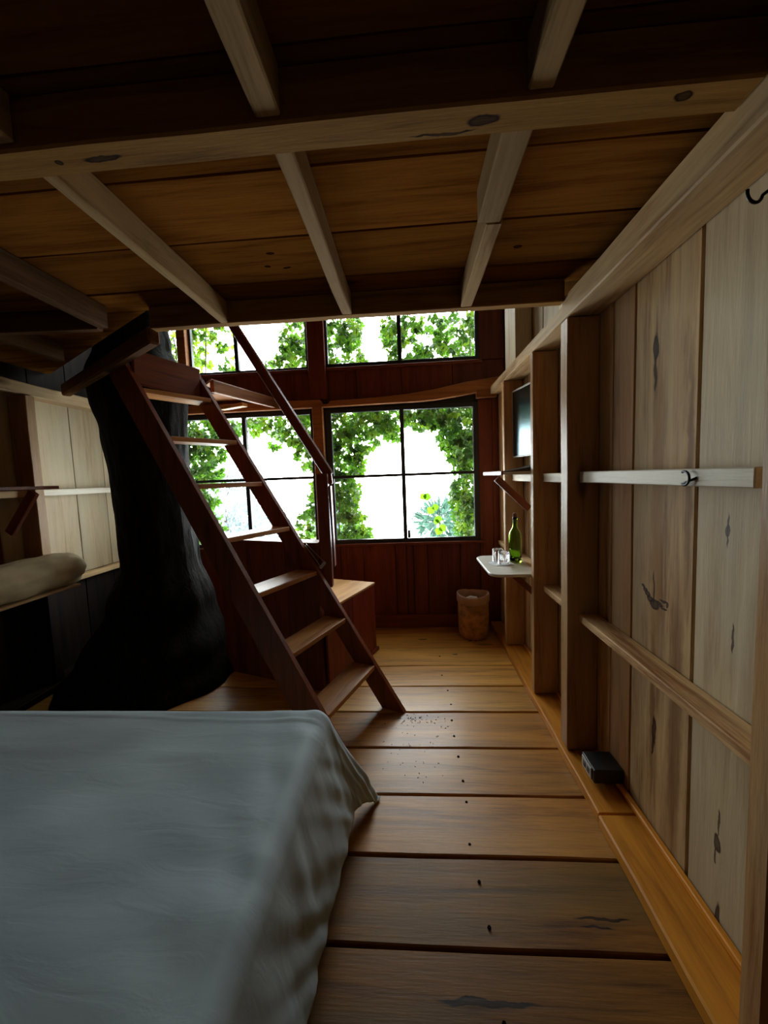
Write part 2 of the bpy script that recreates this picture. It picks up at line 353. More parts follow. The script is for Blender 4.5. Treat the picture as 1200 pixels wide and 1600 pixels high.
# nail heads and scattered grit on the planks
bm = bmesh.new()
for (x, y) in ((0.20, 2.52), (0.20, 2.36), (0.19, 2.20), (0.20, 2.06), (0.19, 1.90), (0.195, 1.74), (0.20, 1.62), (0.19, 1.42), (0.185, 1.28), (0.20, 1.14), (0.19, .92), (0.5, 3.30), (0.18, 3.02), (0.17, 2.72)):
    bmesh.ops.create_cone(bm, cap_ends=True, segments=8, radius1=0.006, radius2=0.005, depth=0.004, matrix=Matrix.Translation((x+rf.uniform(-.01, .01), y, 0.0015)))
from_bm('nail_heads', bm, 'nail', floor)['kind'] = 'stuff'
bm = bmesh.new()
for k in range(90):      # flaked varnish chips where people step off the ladder
    x, y = (rf.gauss(-0.02, 0.09), rf.gauss(2.2, 0.03)) if k < 55 else (rf.gauss(-0.02, 0.09), rf.gauss(1.90, 0.12))
    bmesh.ops.create_cone(bm, cap_ends=True, segments=5, radius1=rf.uniform(0.001, 0.0035), radius2=0.001, depth=0.002, matrix=Matrix.Translation((x, y, 0.0005)) @ Matrix.Rotation(rf.uniform(0, 3), 4, 'Z') @ Matrix.Diagonal((2.0, 0.8, 1, 1)))
from_bm('varnish_chips', bm, 'nail', floor)['kind'] = 'stuff'

# ---------------------------------------------------------------- right wall
wr = structure(empty('wall_right'))
box('sheathing', (XW+0.02, XW+0.06), (YF, 3.80), (-0.04, ROOF), 'boxblack', wr, bev=0)
ys = [3.66, 3.32, 2.99, 2.66, 2.35, 2.06, 1.77, 1.61, 1.262, 0.93, 0.62, 0.28, -0.06, -0.40, -0.74, -1.08, -1.42, -1.60]
BR, OR = (0.20, 0.085, 0.030), (0.36, 0.17, 0.05)
wk = {7: [((0, 0.02, -0.55), (.05, .040, .75), OR), ((0, -.10, -1.1), (.05, .045, .6), BR), ((0, 0.024, -1.12), (.05, .018, .36), BR), ((0, 0.045, .10), (.05, .014, .22), BR), ((0, -.14, -.3), (.05, .02, .5), BR),
          ((0, 0.046, 0.16), (.05, .020, .055)), ((0, 0.046, 0.07), (.05, .007, .07)), ((0, 0.013, -1.21), (.05, .013, .06)), ((0, 0.018, -1.27), (.05, .006, .05)),
          ((0, 0.024, -.740), (.05, .028, .020)), ((0, 0.048, -.726), (.05, .020, .013)), ((0, 0.064, -.714), (.05, .018, .012)), ((0, 0.080, -.702), (.05, .016, .010)), ((0, 0.094, -.692), (.05, .013, .007)),
          ((0, -0.004, -.728), (.05, .024, .008)), ((0, -0.026, -.712), (.05, .028, .005)), ((0, -.050, -.722), (.05, .008, .012)), ((0, -.026, -.737), (.05, .028, .005)), ((0, 0.03, -.68), (.05, .005, .07))],
      8: [((0, 0.046, -0.435), (.05, .011, .020)), ((0, 0.046, -0.435), (.05, .004, .055)), ((0, 0.046, -1.353), (.05, .016, .030)), ((0, 0.040, -1.285), (.05, .0045, .050)), ((0, .05, -1.40), (.05, .004, .03)), ((0, 0.035, -1.60), (.05, .013, .08)), ((0, .02, -.72), (.05, .004, .05)), ((0, -.06, -.9), (.05, .05, .5), (.42, .30, .17))]}
for i, (a, b) in enumerate(zip(ys, ys[1:])):
    dx = rf.uniform(-0.003, 0.003); wdt = 0.004 if i != 7 else 0.011
    mt = ('brown_z' if i in (4, 6) else 'raw_z') if i < 8 else 'pale_z'
    if i in wk:
        kk = wk[i]
        mt = wood('knotted_board_wood', 2, knots=kk, **RAW) if i == 7 else wood('knotted_pale_board_wood', 2, (0.64, 0.50, 0.30), (0.42, 0.29, 0.155), grey=(0.56, 0.47, 0.32), greyamt=0.6, rough=0.6, knots=kk)
    z1 = 2.20 if b < 1.9 else ROOF
    if b >= 1.9:
        box('board', (XW+dx, XW+0.02), (b+wdt, a-0.002), (0.0, 2.11), mt, wr, bev=0.003, warp=0.003, seg=5, axis=2)
        box('board', (XW+dx, XW+0.02), (b+wdt, a-0.002), (2.115, ROOF), 'pale_z', wr, bev=0.003, warp=0.003, seg=3, axis=2)
    else:
        box('board', (XW+dx, XW+0.02), (b+wdt, a-0.002), (0.0, ROOF), mt, wr, bev=0.003, warp=0.003, seg=5, axis=2)
# sill plate lying on the floor, in two lengths, with a cleat along the boards
box('sill_plate', (0.700, XW-0.003), (1.523, 3.64), (0.0, 0.047), 'sill_y', wr, bev=0.005, warp=0.006, seg=12, axis=1)
box('sill_plate', (0.694, XW-0.003), (YF, 1.517), (0.0, 0.050), 'sill_y', wr, bev=0.006, warp=0.006, seg=12, axis=1)
box('cleat', (0.835, XW-0.003), (YF, 1.86), (0.050, 0.072), 'sill_y', wr, bev=0.004, warp=0.004, seg=12, axis=1)
box('cleat', (0.840, XW-0.003), (1.975, 2.38), (0.047, 0.070), 'sill_y', wr, bev=0.004)
box('cleat', (0.840, XW-0.003), (2.455, 3.09), (0.047, 0.070), 'sill_y', wr, bev=0.004)
# studs
for (y0, y1, x0, z1) in ((3.10, 3.16, 0.716, 2.082), (2.392, 2.445, 0.716, 2.08), (1.885, 1.968, 0.716, 2.075), (0.835, 0.895, 0.735, 2.07)):
    box('stud', (x0, XW-0.003), (y0, y1), (0.05, z1), 'stud_z', wr, bev=0.004, warp=0.003, seg=6, axis=2)
box('corner_post', (0.795, XW-0.003), (3.56, 3.65), (0.05, 2.08), 'raw_z', wr, bev=0.003)
for (y0, y1) in ((2.87, 3.19), ):
    box('upper_stud', (0.745, XW-0.003), (2.87, 3.16), (2.15, ROOF), 'pale_z', wr, bev=0.003)
box('upper_stud', (0.745, XW-0.003), (2.02, 2.07), (2.15, ROOF), 'pale_z', wr, bev=0.003)
# rails between the studs
for (y0, y1, top) in ((0.95, 1.884, 1.392), (1.969, 2.391, 1.388), (2.446, 3.099, 1.386), (0.2, 0.834, 1.392)):
    box('upper_rail', (0.768, XW-0.003), (y0, y1), (top-0.048, top), 'rail_y', wr, bev=0.003, warp=0.002, seg=4, axis=1)
for (y0, y1, z) in ((0.886, 1.884, 0.728), (1.969, 2.391, 0.725), (2.446, 3.099, 0.78), (3.161, 3.60, 0.80), (0.0, 0.834, 0.728)):
    box('lower_rail', (0.768, XW-0.003), (y0, y1), (z-0.034, z), 'raw_y', wr, bev=0.003, warp=0.003, seg=4, axis=1)
# top ledger carrying the loft
box('ledger_beam', (0.716, XW-0.003), (1.94, 3.645), (2.083, 2.147), 'raw_y', wr, bev=0.004, warp=0.003, seg=6, axis=1)
box('ledger_beam', (0.712, XW-0.003), (YF, 1.937), (2.076, 2.172), 'raw_y', wr, bev=0.005, warp=0.004, seg=10, axis=1)

# ---------------------------------------------------------------- back wall
wb = structure(empty('wall_back'))
def shell(x0, x1, z0, z1): box('sheathing', (x0, x1), (3.70, 3.75), (z0, z1), 'boxblack', wb, bev=0)
shell(-2.80, 0.92, -0.04, 0.80); shell(-2.80, 0.92, 2.035, 2.405); shell(0.63, 0.92, 0.80, 2.035); shell(-0.855, -0.755, 0.80, 2.035)
shell(0.63, 0.92, 2.405, 2.95); shell(-0.855, -0.72, 2.405, 2.95); shell(-2.80, 0.92, 2.95, ROOF); shell(-2.80, -2.30, 0.80, 2.035); shell(-2.80, -2.5, 2.405, 2.95)
bx = [-2.64, -2.35, -2.05, -1.76, -1.46, -1.18, -0.88, -0.67, -0.458, -0.159, -0.058, 0.008, 0.138, 0.437, 0.62]
for i, (a, b) in enumerate(zip(bx, bx[1:])):
    rec = 0.022 if abs(a+0.058) < 1e-6 else 0.0
    box('board', (a+0.002, b-0.002), (YB+0.004+rec+rf.uniform(0, 0.005), 3.70), (0.0, 0.79), 'red_z', wb, bev=0.003)
box('board', (0.622, 0.74), (YB+0.004, 3.70), (0.0, 2.06), 'red_z', wb, bev=0.003)
box('board', (0.742, 0.855), (YB+0.006, 3.70), (0.0, 2.06), 'red_z', wb, bev=0.003)
for a, b in ((-2.64, -2.2), (-2.198, -1.8), (-1.798, -1.3), (-1.298, -1.052), (-1.05, -0.84), (-0.838, -0.72), (-0.716, -0.456), (-0.452, -0.05), (-0.046, 0.4), (0.404, 0.855)):
    box('board', (a, b), (YB+0.012+(0.02 if a in (-0.716,) else 0), 3.70), (2.10, 2.395), 'red_z', wb, bev=0.003)
box('board', (0.64, 0.855), (YB+0.008, 3.70), (2.40, ROOF), 'red_z', wb, bev=0.003)
box('sill_board', (-0.76, 0.66), (3.635, 3.70), (0.775, 0.797), 'red_x', wb, bev=0.003)
box('sill_board', (-2.62, -0.86), (3.635, 3.70), (0.765, 0.790), 'red_x', wb, bev=0.003)
box('sill_board', (-0.72, 0.66), (3.65, 3.70), (2.372, 2.400), 'red_x', wb, bev=0.003)
box('sill_board', (-2.62, -0.89), (3.65, 3.70), (2.372, 2.400), 'red_x', wb, bev=0.003)
box('post', (-0.858, -0.765), (3.60, 3.70), (0.0, 2.045), 'orange_x', wb, bev=0.004)
box('post', (-0.88, -0.725), (3.63, 3.70), (2.12, ROOF), 'red_z', wb, bev=0.004)
box('post', (-2.07, -1.99), (3.61, 3.70), (2.40, ROOF), 'orange_x', wb, bev=0.004)
box('base_board', (-2.62, 0.69), (3.625, 3.66), (0.0, 0.115), 'red_x', wb, bev=0.004)
# wavy tie beam above the lower windows, deeper and higher towards the right
def tie():
    pts_b = [(-2.6, 2.045), (-1.2, 2.045), (-0.45, 2.05), (0.1, 2.055), (0.24, 2.062), (0.45, 2.085), (0.80, 2.137)]
    pts_t = [(0.80, 2.235), (0.5, 2.20), (0.25, 2.155), (0.0, 2.125), (-0.3, 2.108), (-0.69, 2.10), (-0.71, 2.075), (-0.76, 2.075), (-0.78, 2.115), (-1.2, 2.118), (-2.6, 2.118)]
    prism('tie_beam', [(p[0], p[1]) for p in pts_b+pts_t], 0.055, 'orange_x', wb, frame=((0, 3.63, 0), (1, 0, 0), (0, 0, 1)), bev=0.004)
tie()
box('tie_block', (0.60, 0.775), (3.60, 3.66), (2.06, 2.13), 'orange_x', wb, bev=0.004)
# windows: dark metal frame, mullion, glazing bar and panes
def window(n, x0, x1, z0, z1, mull, barz, ft=0.022, side=None):
    w = structure(empty('window_%d' % n, ((x0+x1)/2, 3.70, z0)))
    y0, y1 = 3.672, 3.712
    bw = ft; sw = side or ft
    box('frame', (x0, x0+sw), (y0, y1), (z0, z1), 'black', w, bev=0.002); box('frame', (x1-sw, x1), (y0, y1), (z0, z1), 'black', w, bev=0.002)
    box('frame', (x0+sw, x1-sw), (y0, y1), (z0, z0+bw), 'black', w, bev=0.002); box('frame', (x0+sw, x1-sw), (y0, y1), (z1-bw, z1), 'black', w, bev=0.002)
    xs = [x0+sw] + [v for m in mull for v in (m-0.018, m+0.018)] + [x1-sw]
    for m in mull: box('mullion', (m-0.018, m+0.018), (y0-0.006, y1), (z0+bw, z1-bw), 'black', w, bev=0.002)
    zs = [z0+bw, z1-bw] if barz is None else [z0+bw, barz-0.013, barz+0.013, z1-bw]
    for i in range(0, len(xs), 2):
        if barz is not None: box('glazing_bar', (xs[i], xs[i+1]), (y0+0.002, y1-0.006), (barz-0.013, barz+0.013), 'black', w, bev=0.002)
        for j in range(0, len(zs), 2):
            box('pane', (xs[i], xs[i+1]), (3.694, 3.698), (zs[j], zs[j+1]), 'pane', w, bev=0)
    return w
w1 = window(1, -0.757, 0.632, 0.797, 2.037, [-0.058], 1.418, 0.036, 0.055)
box('window_latch', (-0.038, -0.012), (3.648, 3.665), (0.84, 0.91), 'black', w1)
w2 = window(2, -2.30, -0.862, 0.79, 2.035, [-1.52], 1.425, 0.034)
window(3, -0.738, 0.640, 2.402, 2.95, [-0.057], None, 0.034)
window(4, -1.99, -0.883, 2.402, 2.95, [-1.545], None, 0.022)
window(5, -2.5, -2.07, 2.402, 2.95, [-2.34], None, 0.022)

# ---------------------------------------------------------------- left wall
wl = structure(empty('wall_left'))
box('sheathing', (XL-0.06, XL-0.02), (YF, 3.80), (-0.04, ROOF), 'boxblack', wl, bev=0)
ly = [3.66, 3.33, 3.02, 2.70, 2.40, 2.08, 1.78, 1.46, 1.14, 0.82, 0.5, 0.18, -0.14, -0.46, -0.78, -1.10, -1.60]
for a, b in zip(ly, ly[1:]):
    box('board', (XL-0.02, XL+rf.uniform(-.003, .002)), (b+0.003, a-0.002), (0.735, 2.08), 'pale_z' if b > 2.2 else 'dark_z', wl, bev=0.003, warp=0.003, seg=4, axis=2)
    box('upper_board', (XL-0.02, XL+0.001), (b+0.003, a-0.002), (2.083, ROOF), 'shadow_z', wl, bev=0.003)  # blackened to paint the shade above the ledger
    box('shaded_lower_board', (XL-0.02, XL+0.002), (b+0.003, a-0.002), (0.0, 0.732), 'shadow_z', wl, bev=0.003)  # boards below the rail blackened to stand for cast shadow
for y in (2.54, 1.75, 0.9, 0.0):
    box('stud', (XL+0.004, -2.52), (y, y+0.07), (0.70, 2.035), 'stud_z', wl, bev=0.004, warp=0.003, seg=5, axis=2)
    box('stud', (XL+0.004, -2.52), (y, y+0.07), (0.055, 0.698), 'shadow_z', wl, bev=0.004)  # stud below the shelf coloured as if in its shadow
for (a, b) in ((2.612, 3.45), (1.822, 2.538), (0.972, 1.748), (0.072, 0.898)):
    box('upper_rail', (XL+0.004, -2.57), (a, b), (1.36, 1.405), 'rail_y' if a > 2.6 else 'raw_y', wl, bev=0.003)
    box('lower_rail', (XL+0.004, -2.57), (a, b), (0.70, 0.735), 'raw_y', wl, bev=0.003)
box('ledger_beam', (XL+0.004, -2.53), (YF, 3.6), (2.04, 2.12), 'raw_y', wl, bev=0.006, warp=0.010, seg=16, axis=1)
box('sill_plate', (XL+0.004, -2.50), (YF, 3.6), (0.0, 0.05), 'shadow_z', wl, bev=0.006)

wf = structure(empty('wall_front'))
for k in range(12):
    x = XL-0.02+0.295*k
    box('board', (x+0.002, x+0.293), (YF-0.03, YF), (0.0, ROOF), 'dark_z', wf, bev=0.003)
box('sheathing', (-2.80, 0.95), (YF-0.08, YF-0.032), (-0.04, ROOF), 'boxblack', wf, bev=0)
rf_ = structure(empty('roof'))
for k in range(18):
    y = -1.66+0.303*k
    box('plank', (-2.75, 0.95), (y, y+0.30), (ROOF, ROOF+0.03), 'loft_x', rf_, bev=0.003)
box('sheathing', (-2.80, 0.98), (-1.72, 3.82), (ROOF+0.031, ROOF+0.06), 'boxblack', rf_, bev=0)

# ---------------------------------------------------------------- loft = the ceiling over the room
ce = structure(empty('ceiling'))
pe = [1.945, 1.76, 1.455, 1.152, 0.85, 0.55, 0.25, -0.05, -0.35, -0.65, -0.95, -1.25, -1.58]
for i, (a, b) in enumerate(zip(pe, pe[1:])):
    mt = 'loft_x'
    if i == 1: mt = wood('loft_deck_wood_knotted', 0, (0.19, 0.072, 0.013), (0.090, 0.028, 0.005), rough=0.85, spec=0.0, knots=[((.43, .05, 0), (.02, .01, .05)), ((.36, .03, 0), (.015, .01, .05)), ((.40, -.06, 0), (.02, .01, .05)), ((1.33, .02, 0), (.02, .01, .05))])
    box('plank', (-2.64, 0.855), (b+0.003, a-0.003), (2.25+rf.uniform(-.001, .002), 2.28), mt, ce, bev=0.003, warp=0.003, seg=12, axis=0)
box('underlay', (-2.64, 0.855), (-1.58, 1.945), (2.282, 2.30), 'boxblack', ce, bev=0)
box('rim_beam', (-1.21, 0.711), (1.897, 1.948), (2.150, 2.250), 'beam_x', ce, bev=0.004, warp=0.004, seg=12, axis=0)
crossm = wood('cross_beam_wood_knotted', 0, (0.32, 0.165, 0.042), (0.15, 0.068, 0.016), rough=0.8, spec=0.05, knots=[((1.07, .0, -.05), (.035, .016, .05)), ((1.46, -.01, -.05), (.02, .010, .05)), ((.22, 0, -.05), (.05, .008, .05)), ((.12, .0, -.05), (.012, .010, .05)), ((.99, .02, -.05), (.08, .004, .05))])
box('cross_beam', (-2.49, 0.711), (0.883, 0.965), (2.140, 2.249), crossm, ce, bev=0.005, warp=0.004, seg=14, axis=0)
box('cross_beam', (-2.49, 0.711), (-0.60, -0.52), (2.140, 2.249), 'beam_x', ce, bev=0.005)
def joist(x0, x1, y0, y1, z0=2.150):
    box('joist', (x0, x1), (y0, y1), (z0, 2.249), 'joist_y' if x0 > -1.2 else 'shaded_y', ce, bev=0.004, warp=0.004, seg=8, axis=1)  # left joists get the shade-darkened wood
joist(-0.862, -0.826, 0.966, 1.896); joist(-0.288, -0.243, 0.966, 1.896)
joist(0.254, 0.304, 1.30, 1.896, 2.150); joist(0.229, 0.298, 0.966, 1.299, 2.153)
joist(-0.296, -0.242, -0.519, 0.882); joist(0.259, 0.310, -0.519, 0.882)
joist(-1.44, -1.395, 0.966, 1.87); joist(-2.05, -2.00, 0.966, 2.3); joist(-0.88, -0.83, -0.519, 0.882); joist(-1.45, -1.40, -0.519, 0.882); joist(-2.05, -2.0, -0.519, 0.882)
# angled left part of the loft with its own edge beam, running back-left past the trunk
def quad_deck(name, pts, z0, z1, mat, parent):
    bm = bmesh.new(); vs = [bm.verts.new((x, y, z0)) for x, y in pts]; f = bm.faces.new(vs)
    r = bmesh.ops.extrude_face_region(bm, geom=[f])
    for v in r['geom']:
        if isinstance(v, bmesh.types.BMVert): v.co.z = z1
    bmesh.ops.recalc_face_normals(bm, faces=bm.faces)
    return from_bm(name, bm, mat, parent)
E0, E1 = Vector((-1.23, 1.93, 0)), Vector((-2.62, 2.86, 0))
def ey(x): return E0.y + (x-E0.x)*(E1.y-E0.y)/(E1.x-E0.x)
for (ya, yb) in ((1.948, 2.25), (2.253, 2.555), (2.558, 2.85)):
    xa = E0.x + (ya-E0.y)*(E1.x-E0.x)/(E1.y-E0.y); xb = E0.x + (yb-E0.y)*(E1.x-E0.x)/(E1.y-E0.y)
    quad_deck('plank', [(-2.64, ya), (xa, ya), (xb, yb), (-2.64, yb)], 2.25, 2.28, 'loft_x', ce)
bar('edge_beam', (-1.275, 2.03, 2.165), (-2.50, 2.85, 2.125), 0.06, 0.085, 'shaded_x', ce, bev=0.010)
bar('brace', (-2.48, 1.84, 2.20), (-1.46, 1.90, 2.20), 0.045, 0.09, 'shaded_x', ce, bev=0.004)

# ---------------------------------------------------------------- landing joist from the stair head to the back wall
lj = empty('landing_frame', (-1.4, 2.8, 2.0))
thing(lj, 'short reddish wooden landing frame joining the ladder head to the back wall', 'landing')
bar('edge_joist', (-1.40, 2.86, 2.10), (-1.20, 3.60, 2.105), 0.035, 0.085, 'orange_x', lj)
bar('cross_joist', (-1.345, 3.30, 2.045), (-1.60, 3.42, 2.045), 0.06, 0.03, 'boxtop', lj)
quad_deck('deck_board', [(-0.02, 0.10), (-0.13, 0.22), (-0.10, 0.84), (0.16, 0.84)], 0.146, 0.166, 'orange_x', lj)
quad_deck('deck_board', [(-0.14, 0.48), (-0.34, 0.56), (-0.34, 0.82), (-0.11, 0.82)], 0.146, 0.166, 'orange_x', lj)

# ---------------------------------------------------------------- ship ladder
lad = thing(empty('loft_ladder', (-0.08, 2.264, 0)), 'steep dark red wooden ship ladder leaning left up to the loft', 'ladder')
def nl(z): return Vector((-0.252-0.659*z, 1.733+0.301*z, z))
def fl(z): return Vector((-0.078-0.636*z, 2.264+0.230*z, z))
zs = [0.269, 0.543, 0.829, 1.109, 1.403, 1.684, 1.984]
def stringer(f, ztop, outw, mat, wid=0.125, th=0.032):
    """plank whose front edge follows f(z); foot cut level on the floor, head cut square"""
    p0, p1 = f(0.0), f(ztop); d = (p1-p0).normalized()
    back = Vector((-outw.y, outw.x, 0)); back = back if back.x < 0 else -back
    n = (back - d*back.dot(d)).normalized()
    n = n if n.z < 0 or True else -n
    # outline in (d, n) plane
    L = (p1-p0).length
    u, v = d, n
    # foot: level cut -> point where the back edge meets z=0
    k = -v.z*wid/u.z
    pts = [(0.0, 0.0), (L, 0.0), (L, wid), (k, wid)]
    pts = [(0.0, 0.0), (L, 0.0), (L+0.02, wid*0.35), (L-0.02, wid), (k, wid)]
    return prism('stringer', pts, th, mat, lad, frame=(p0+outw*th/2, u, v), bev=0.003)
un = (fl(1.0)-nl(1.0)); un.z = 0; un.normalize()
stringer(lambda z: fl(z), 2.195, un, 'lad_z')
stringer(lambda z: nl(z), 2.20, -un, 'lad_z', 0.165)
for i, z in enumerate(zs):
    a, b = nl(z), fl(z); d = (b-a).normalized(); bk = Vector((-d.y, d.x, 0)); th, dp = 0.028, 0.155
    bm = bmesh.new(); rr = box_bm(dp, (b-a).length-0.002, th, 0.003)
    o = from_bm('tread', rr, 'tread', lad)
    R = Matrix((bk, Vector((0, 0, 1)).cross(bk), Vector((0, 0, 1)))).transposed().to_4x4()
    R.translation = (a+b)/2 + bk*(dp/2) + Vector((0, 0, -th/2)) - lad.location
    o.matrix_local = R; bm.free()
# header board closing the head of the ladder
a, b = nl(2.06), fl(2.10)
bkk = Vector((-un.y, un.x, 0))
bar('header_board', a+bkk*0.03+Vector((0, 0, 0.06)), b+bkk*0.03+Vector((0, 0, -0.005)), 0.03, 0.20, 'lad_x', lad)
# hand rail on the far side with its post
hp = Vector((-0.545, 2.60, 0))
rail_top, rail_bot = Vector((-1.185, 2.84, 2.47)), Vector((-0.520, 2.58, 1.425))
rail_top = rail_bot + (rail_top-rail_bot)*1.25
bar('hand_rail', rail_bot, rail_top, 0.034, 0.066, 'lad_x', lad, bev=0.006)
bar('rail_end', rail_bot+Vector((-.004, 0, .02)), rail_bot+Vector((0.004, 0, -0.055)), 0.03, 0.03, 'lad_z', lad, bev=0.006, up=(0, 1, 0))
post_ = box('rail_post', (-0.600, -0.525), (2.525, 2.575), (0.70, 1.44), 'lad_z', lad, bev=0.005)
rb_ = prism('rail_bracket', [(0, 0), (0.016, 0.0), (0.020, -0.52), (0.012, -0.53), (0.0, -0.03)], 0.05, 'lad_z', lad, frame=((-0.523, 2.55, 1.36), (1, 0, 0), (0, 0, 1)))
reparent(rb_, post_)
c0 = fl(0.985)+un*0.02; c1 = fl(0.85)+un*0.02
bar('metal_strap', c0+Vector((0.01, 0, 0)), c1+Vector((0.025, 0, 0)), 0.010, 0.004, 'steel', lad, bev=0.001)
bar('metal_strap', c0+Vector((0.015, 0, 0.01)), c1+Vector((0.055, 0, 0.025)), 0.006, 0.003, 'steel', lad, bev=0.001)
bar('metal_strap', c1+Vector((0.02, 0, -0.01)), c1+Vector((0.055, 0, 0.03)), 0.012, 0.02, 'steel', lad, bev=0.002)

# ---------------------------------------------------------------- tree trunk growing through the house
tr_prof = [(0.0, -1.96, 2.74, .60), (0.18, -1.95, 2.80, .50), (0.50, -1.94, 2.90, .37), (0.85, -1.94, 2.93, .265), (1.15, -1.945, 2.93, .258), (1.5, -1.955, 2.93, .263), (1.8, -1.965, 2.93, .278), (2.03, -1.985, 2.93, .313), (2.2, -1.99, 2.93, .318), (2.45, -2.05, 3.0, .24), (2.8, -2.13, 3.08, .23), (3.29, -2.2, 3.15, .23)]  # root flare widened to fill and block light under the ladder
bm = bmesh.new(); rings = []; NR, NA = 110, 72
for i in range(NR+1):
    z = 3.29*i/NR
    for (a, b) in zip(tr_prof, tr_prof[1:]):
        if a[0] <= z <= b[0] + 1e-6:
            t = (z-a[0])/(b[0]-a[0]); t = t*t*(3-2*t); cx, cy, r = (a[k]+(b[k]-a[k])*t for k in (1, 2, 3)); break
    row = []
    for k in range(NA):
        an = 2*math.pi*k/NA
        q = Vector((math.cos(an)*2.6, math.sin(an)*2.6, z*0.9))
        q2 = Vector((math.cos(an)*7, math.sin(an)*7, z*2.6))
        rr = r*(1+0.05*noise.noise(q)) + 0.014*abs(noise.noise(q2)) + 0.006*noise.noise(q2*2.5)
        row.append(bm.verts.new((cx+rr*math.cos(an), cy+rr*math.sin(an), z)))
    rings.append(row)
for a, b in zip(rings, rings[1:]):
    for k in range(NA): bm.faces.new((a[k], a[(k+1) % NA], b[(k+1) % NA], b[k]))
bm.faces.new(rings[0][::-1]); bm.faces.new(rings[-1])
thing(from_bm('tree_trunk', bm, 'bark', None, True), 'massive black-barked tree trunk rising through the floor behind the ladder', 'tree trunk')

# ---------------------------------------------------------------- low box bench and taller cabinet behind the ladder
def aligned_cabinet(name, corner, along, backd, L, D, Hh, label, cat, topmat, over=0.012):
    """corner = near front floor corner; u = along (to the right/back end), d = to the left"""
    ang = math.atan2(along.x, along.y)
    root = thing(empty(name, (corner.x, corner.y, 0), -ang), label, cat)
    # local: +Y = along, -X = backd
    def part(nm, xr, yr, zr, mat, bev=0.003):
        o = from_bm(nm, box_bm(xr[1]-xr[0], yr[1]-yr[0], zr[1]-zr[0], bev), mat, root)
        o.location = ((xr[0]+xr[1])/2, (yr[0]+yr[1])/2, (zr[0]+zr[1])/2); return o
    return root, part
u = Vector((0.359, 0.933, 0))
dl = Vector((-0.933, 0.359, 0))
UL = 0.705
cb = Vector((-0.316, 3.153, 0)) - u*UL
box1, P1 = aligned_cabinet('wooden_chest', cb, u, None, UL, 0.40, 0.56, 'low dark red wooden chest with a pale pine top behind the ladder', 'chest', 'boxtop')
P1('side_panel', (-0.018, 0), (0.0, 0.34), (0.03, 0.543), 'dark_z'); P1('side_panel', (-0.018, 0), (0.343, UL), (0.03, 0.543), 'dark_z')
P1('end_panel', (-0.20, -0.02), (0.15, 0.168), (0.03, 0.543), 'dark_z'); P1('end_panel', (-0.40, -0.203), (0.15, 0.168), (0.03, 0.543), 'dark_z')
P1('end_panel', (-0.40, -0.02), (UL-0.018, UL), (0.03, 0.543), 'dark_z'); P1('back_panel', (-0.40, -0.382), (0.17, UL-0.02), (0.03, 0.543), 'dark_z')
P1('plinth', (-0.40, 0.018), (0.36, UL+0.012), (0.0, 0.029), 'dark_z')
for a, b in ((-0.402, -0.20), (-0.197, 0.004)): P1('top_board', (a, b), (0.148, UL+0.004), (0.544, 0.562), 'boxtop')
ct = u*2.122 + dl*1.475
box2, P2 = aligned_cabinet('tall_cabinet', ct, u, None, 0.12, 0.42, 1.0, 'tall shallow dark cabinet standing directly behind the ladder treads', 'cabinet', 'dark_z')
for a, b in ((-0.255, 0.0), (-0.595, -0.258), (-0.86, -0.598)): P2('front_board', (a, b), (0.0, 0.018), (0.0, 0.978), 'lad_z')
P2('side_panel', (-0.018, 0), (0.0185, 0.12), (0.0, 0.978), 'lad_z'); P2('side_panel', (-0.86, -0.842), (0.0185, 0.12), (0.0, 0.978), 'lad_z')
P2('back_panel', (-0.84, -0.02), (0.108, 0.12), (0.0, 0.978), 'lad_z'); P2('top_board', (-0.865, 0.004), (-0.004, 0.124), (0.979, 0.998), 'lad_z')

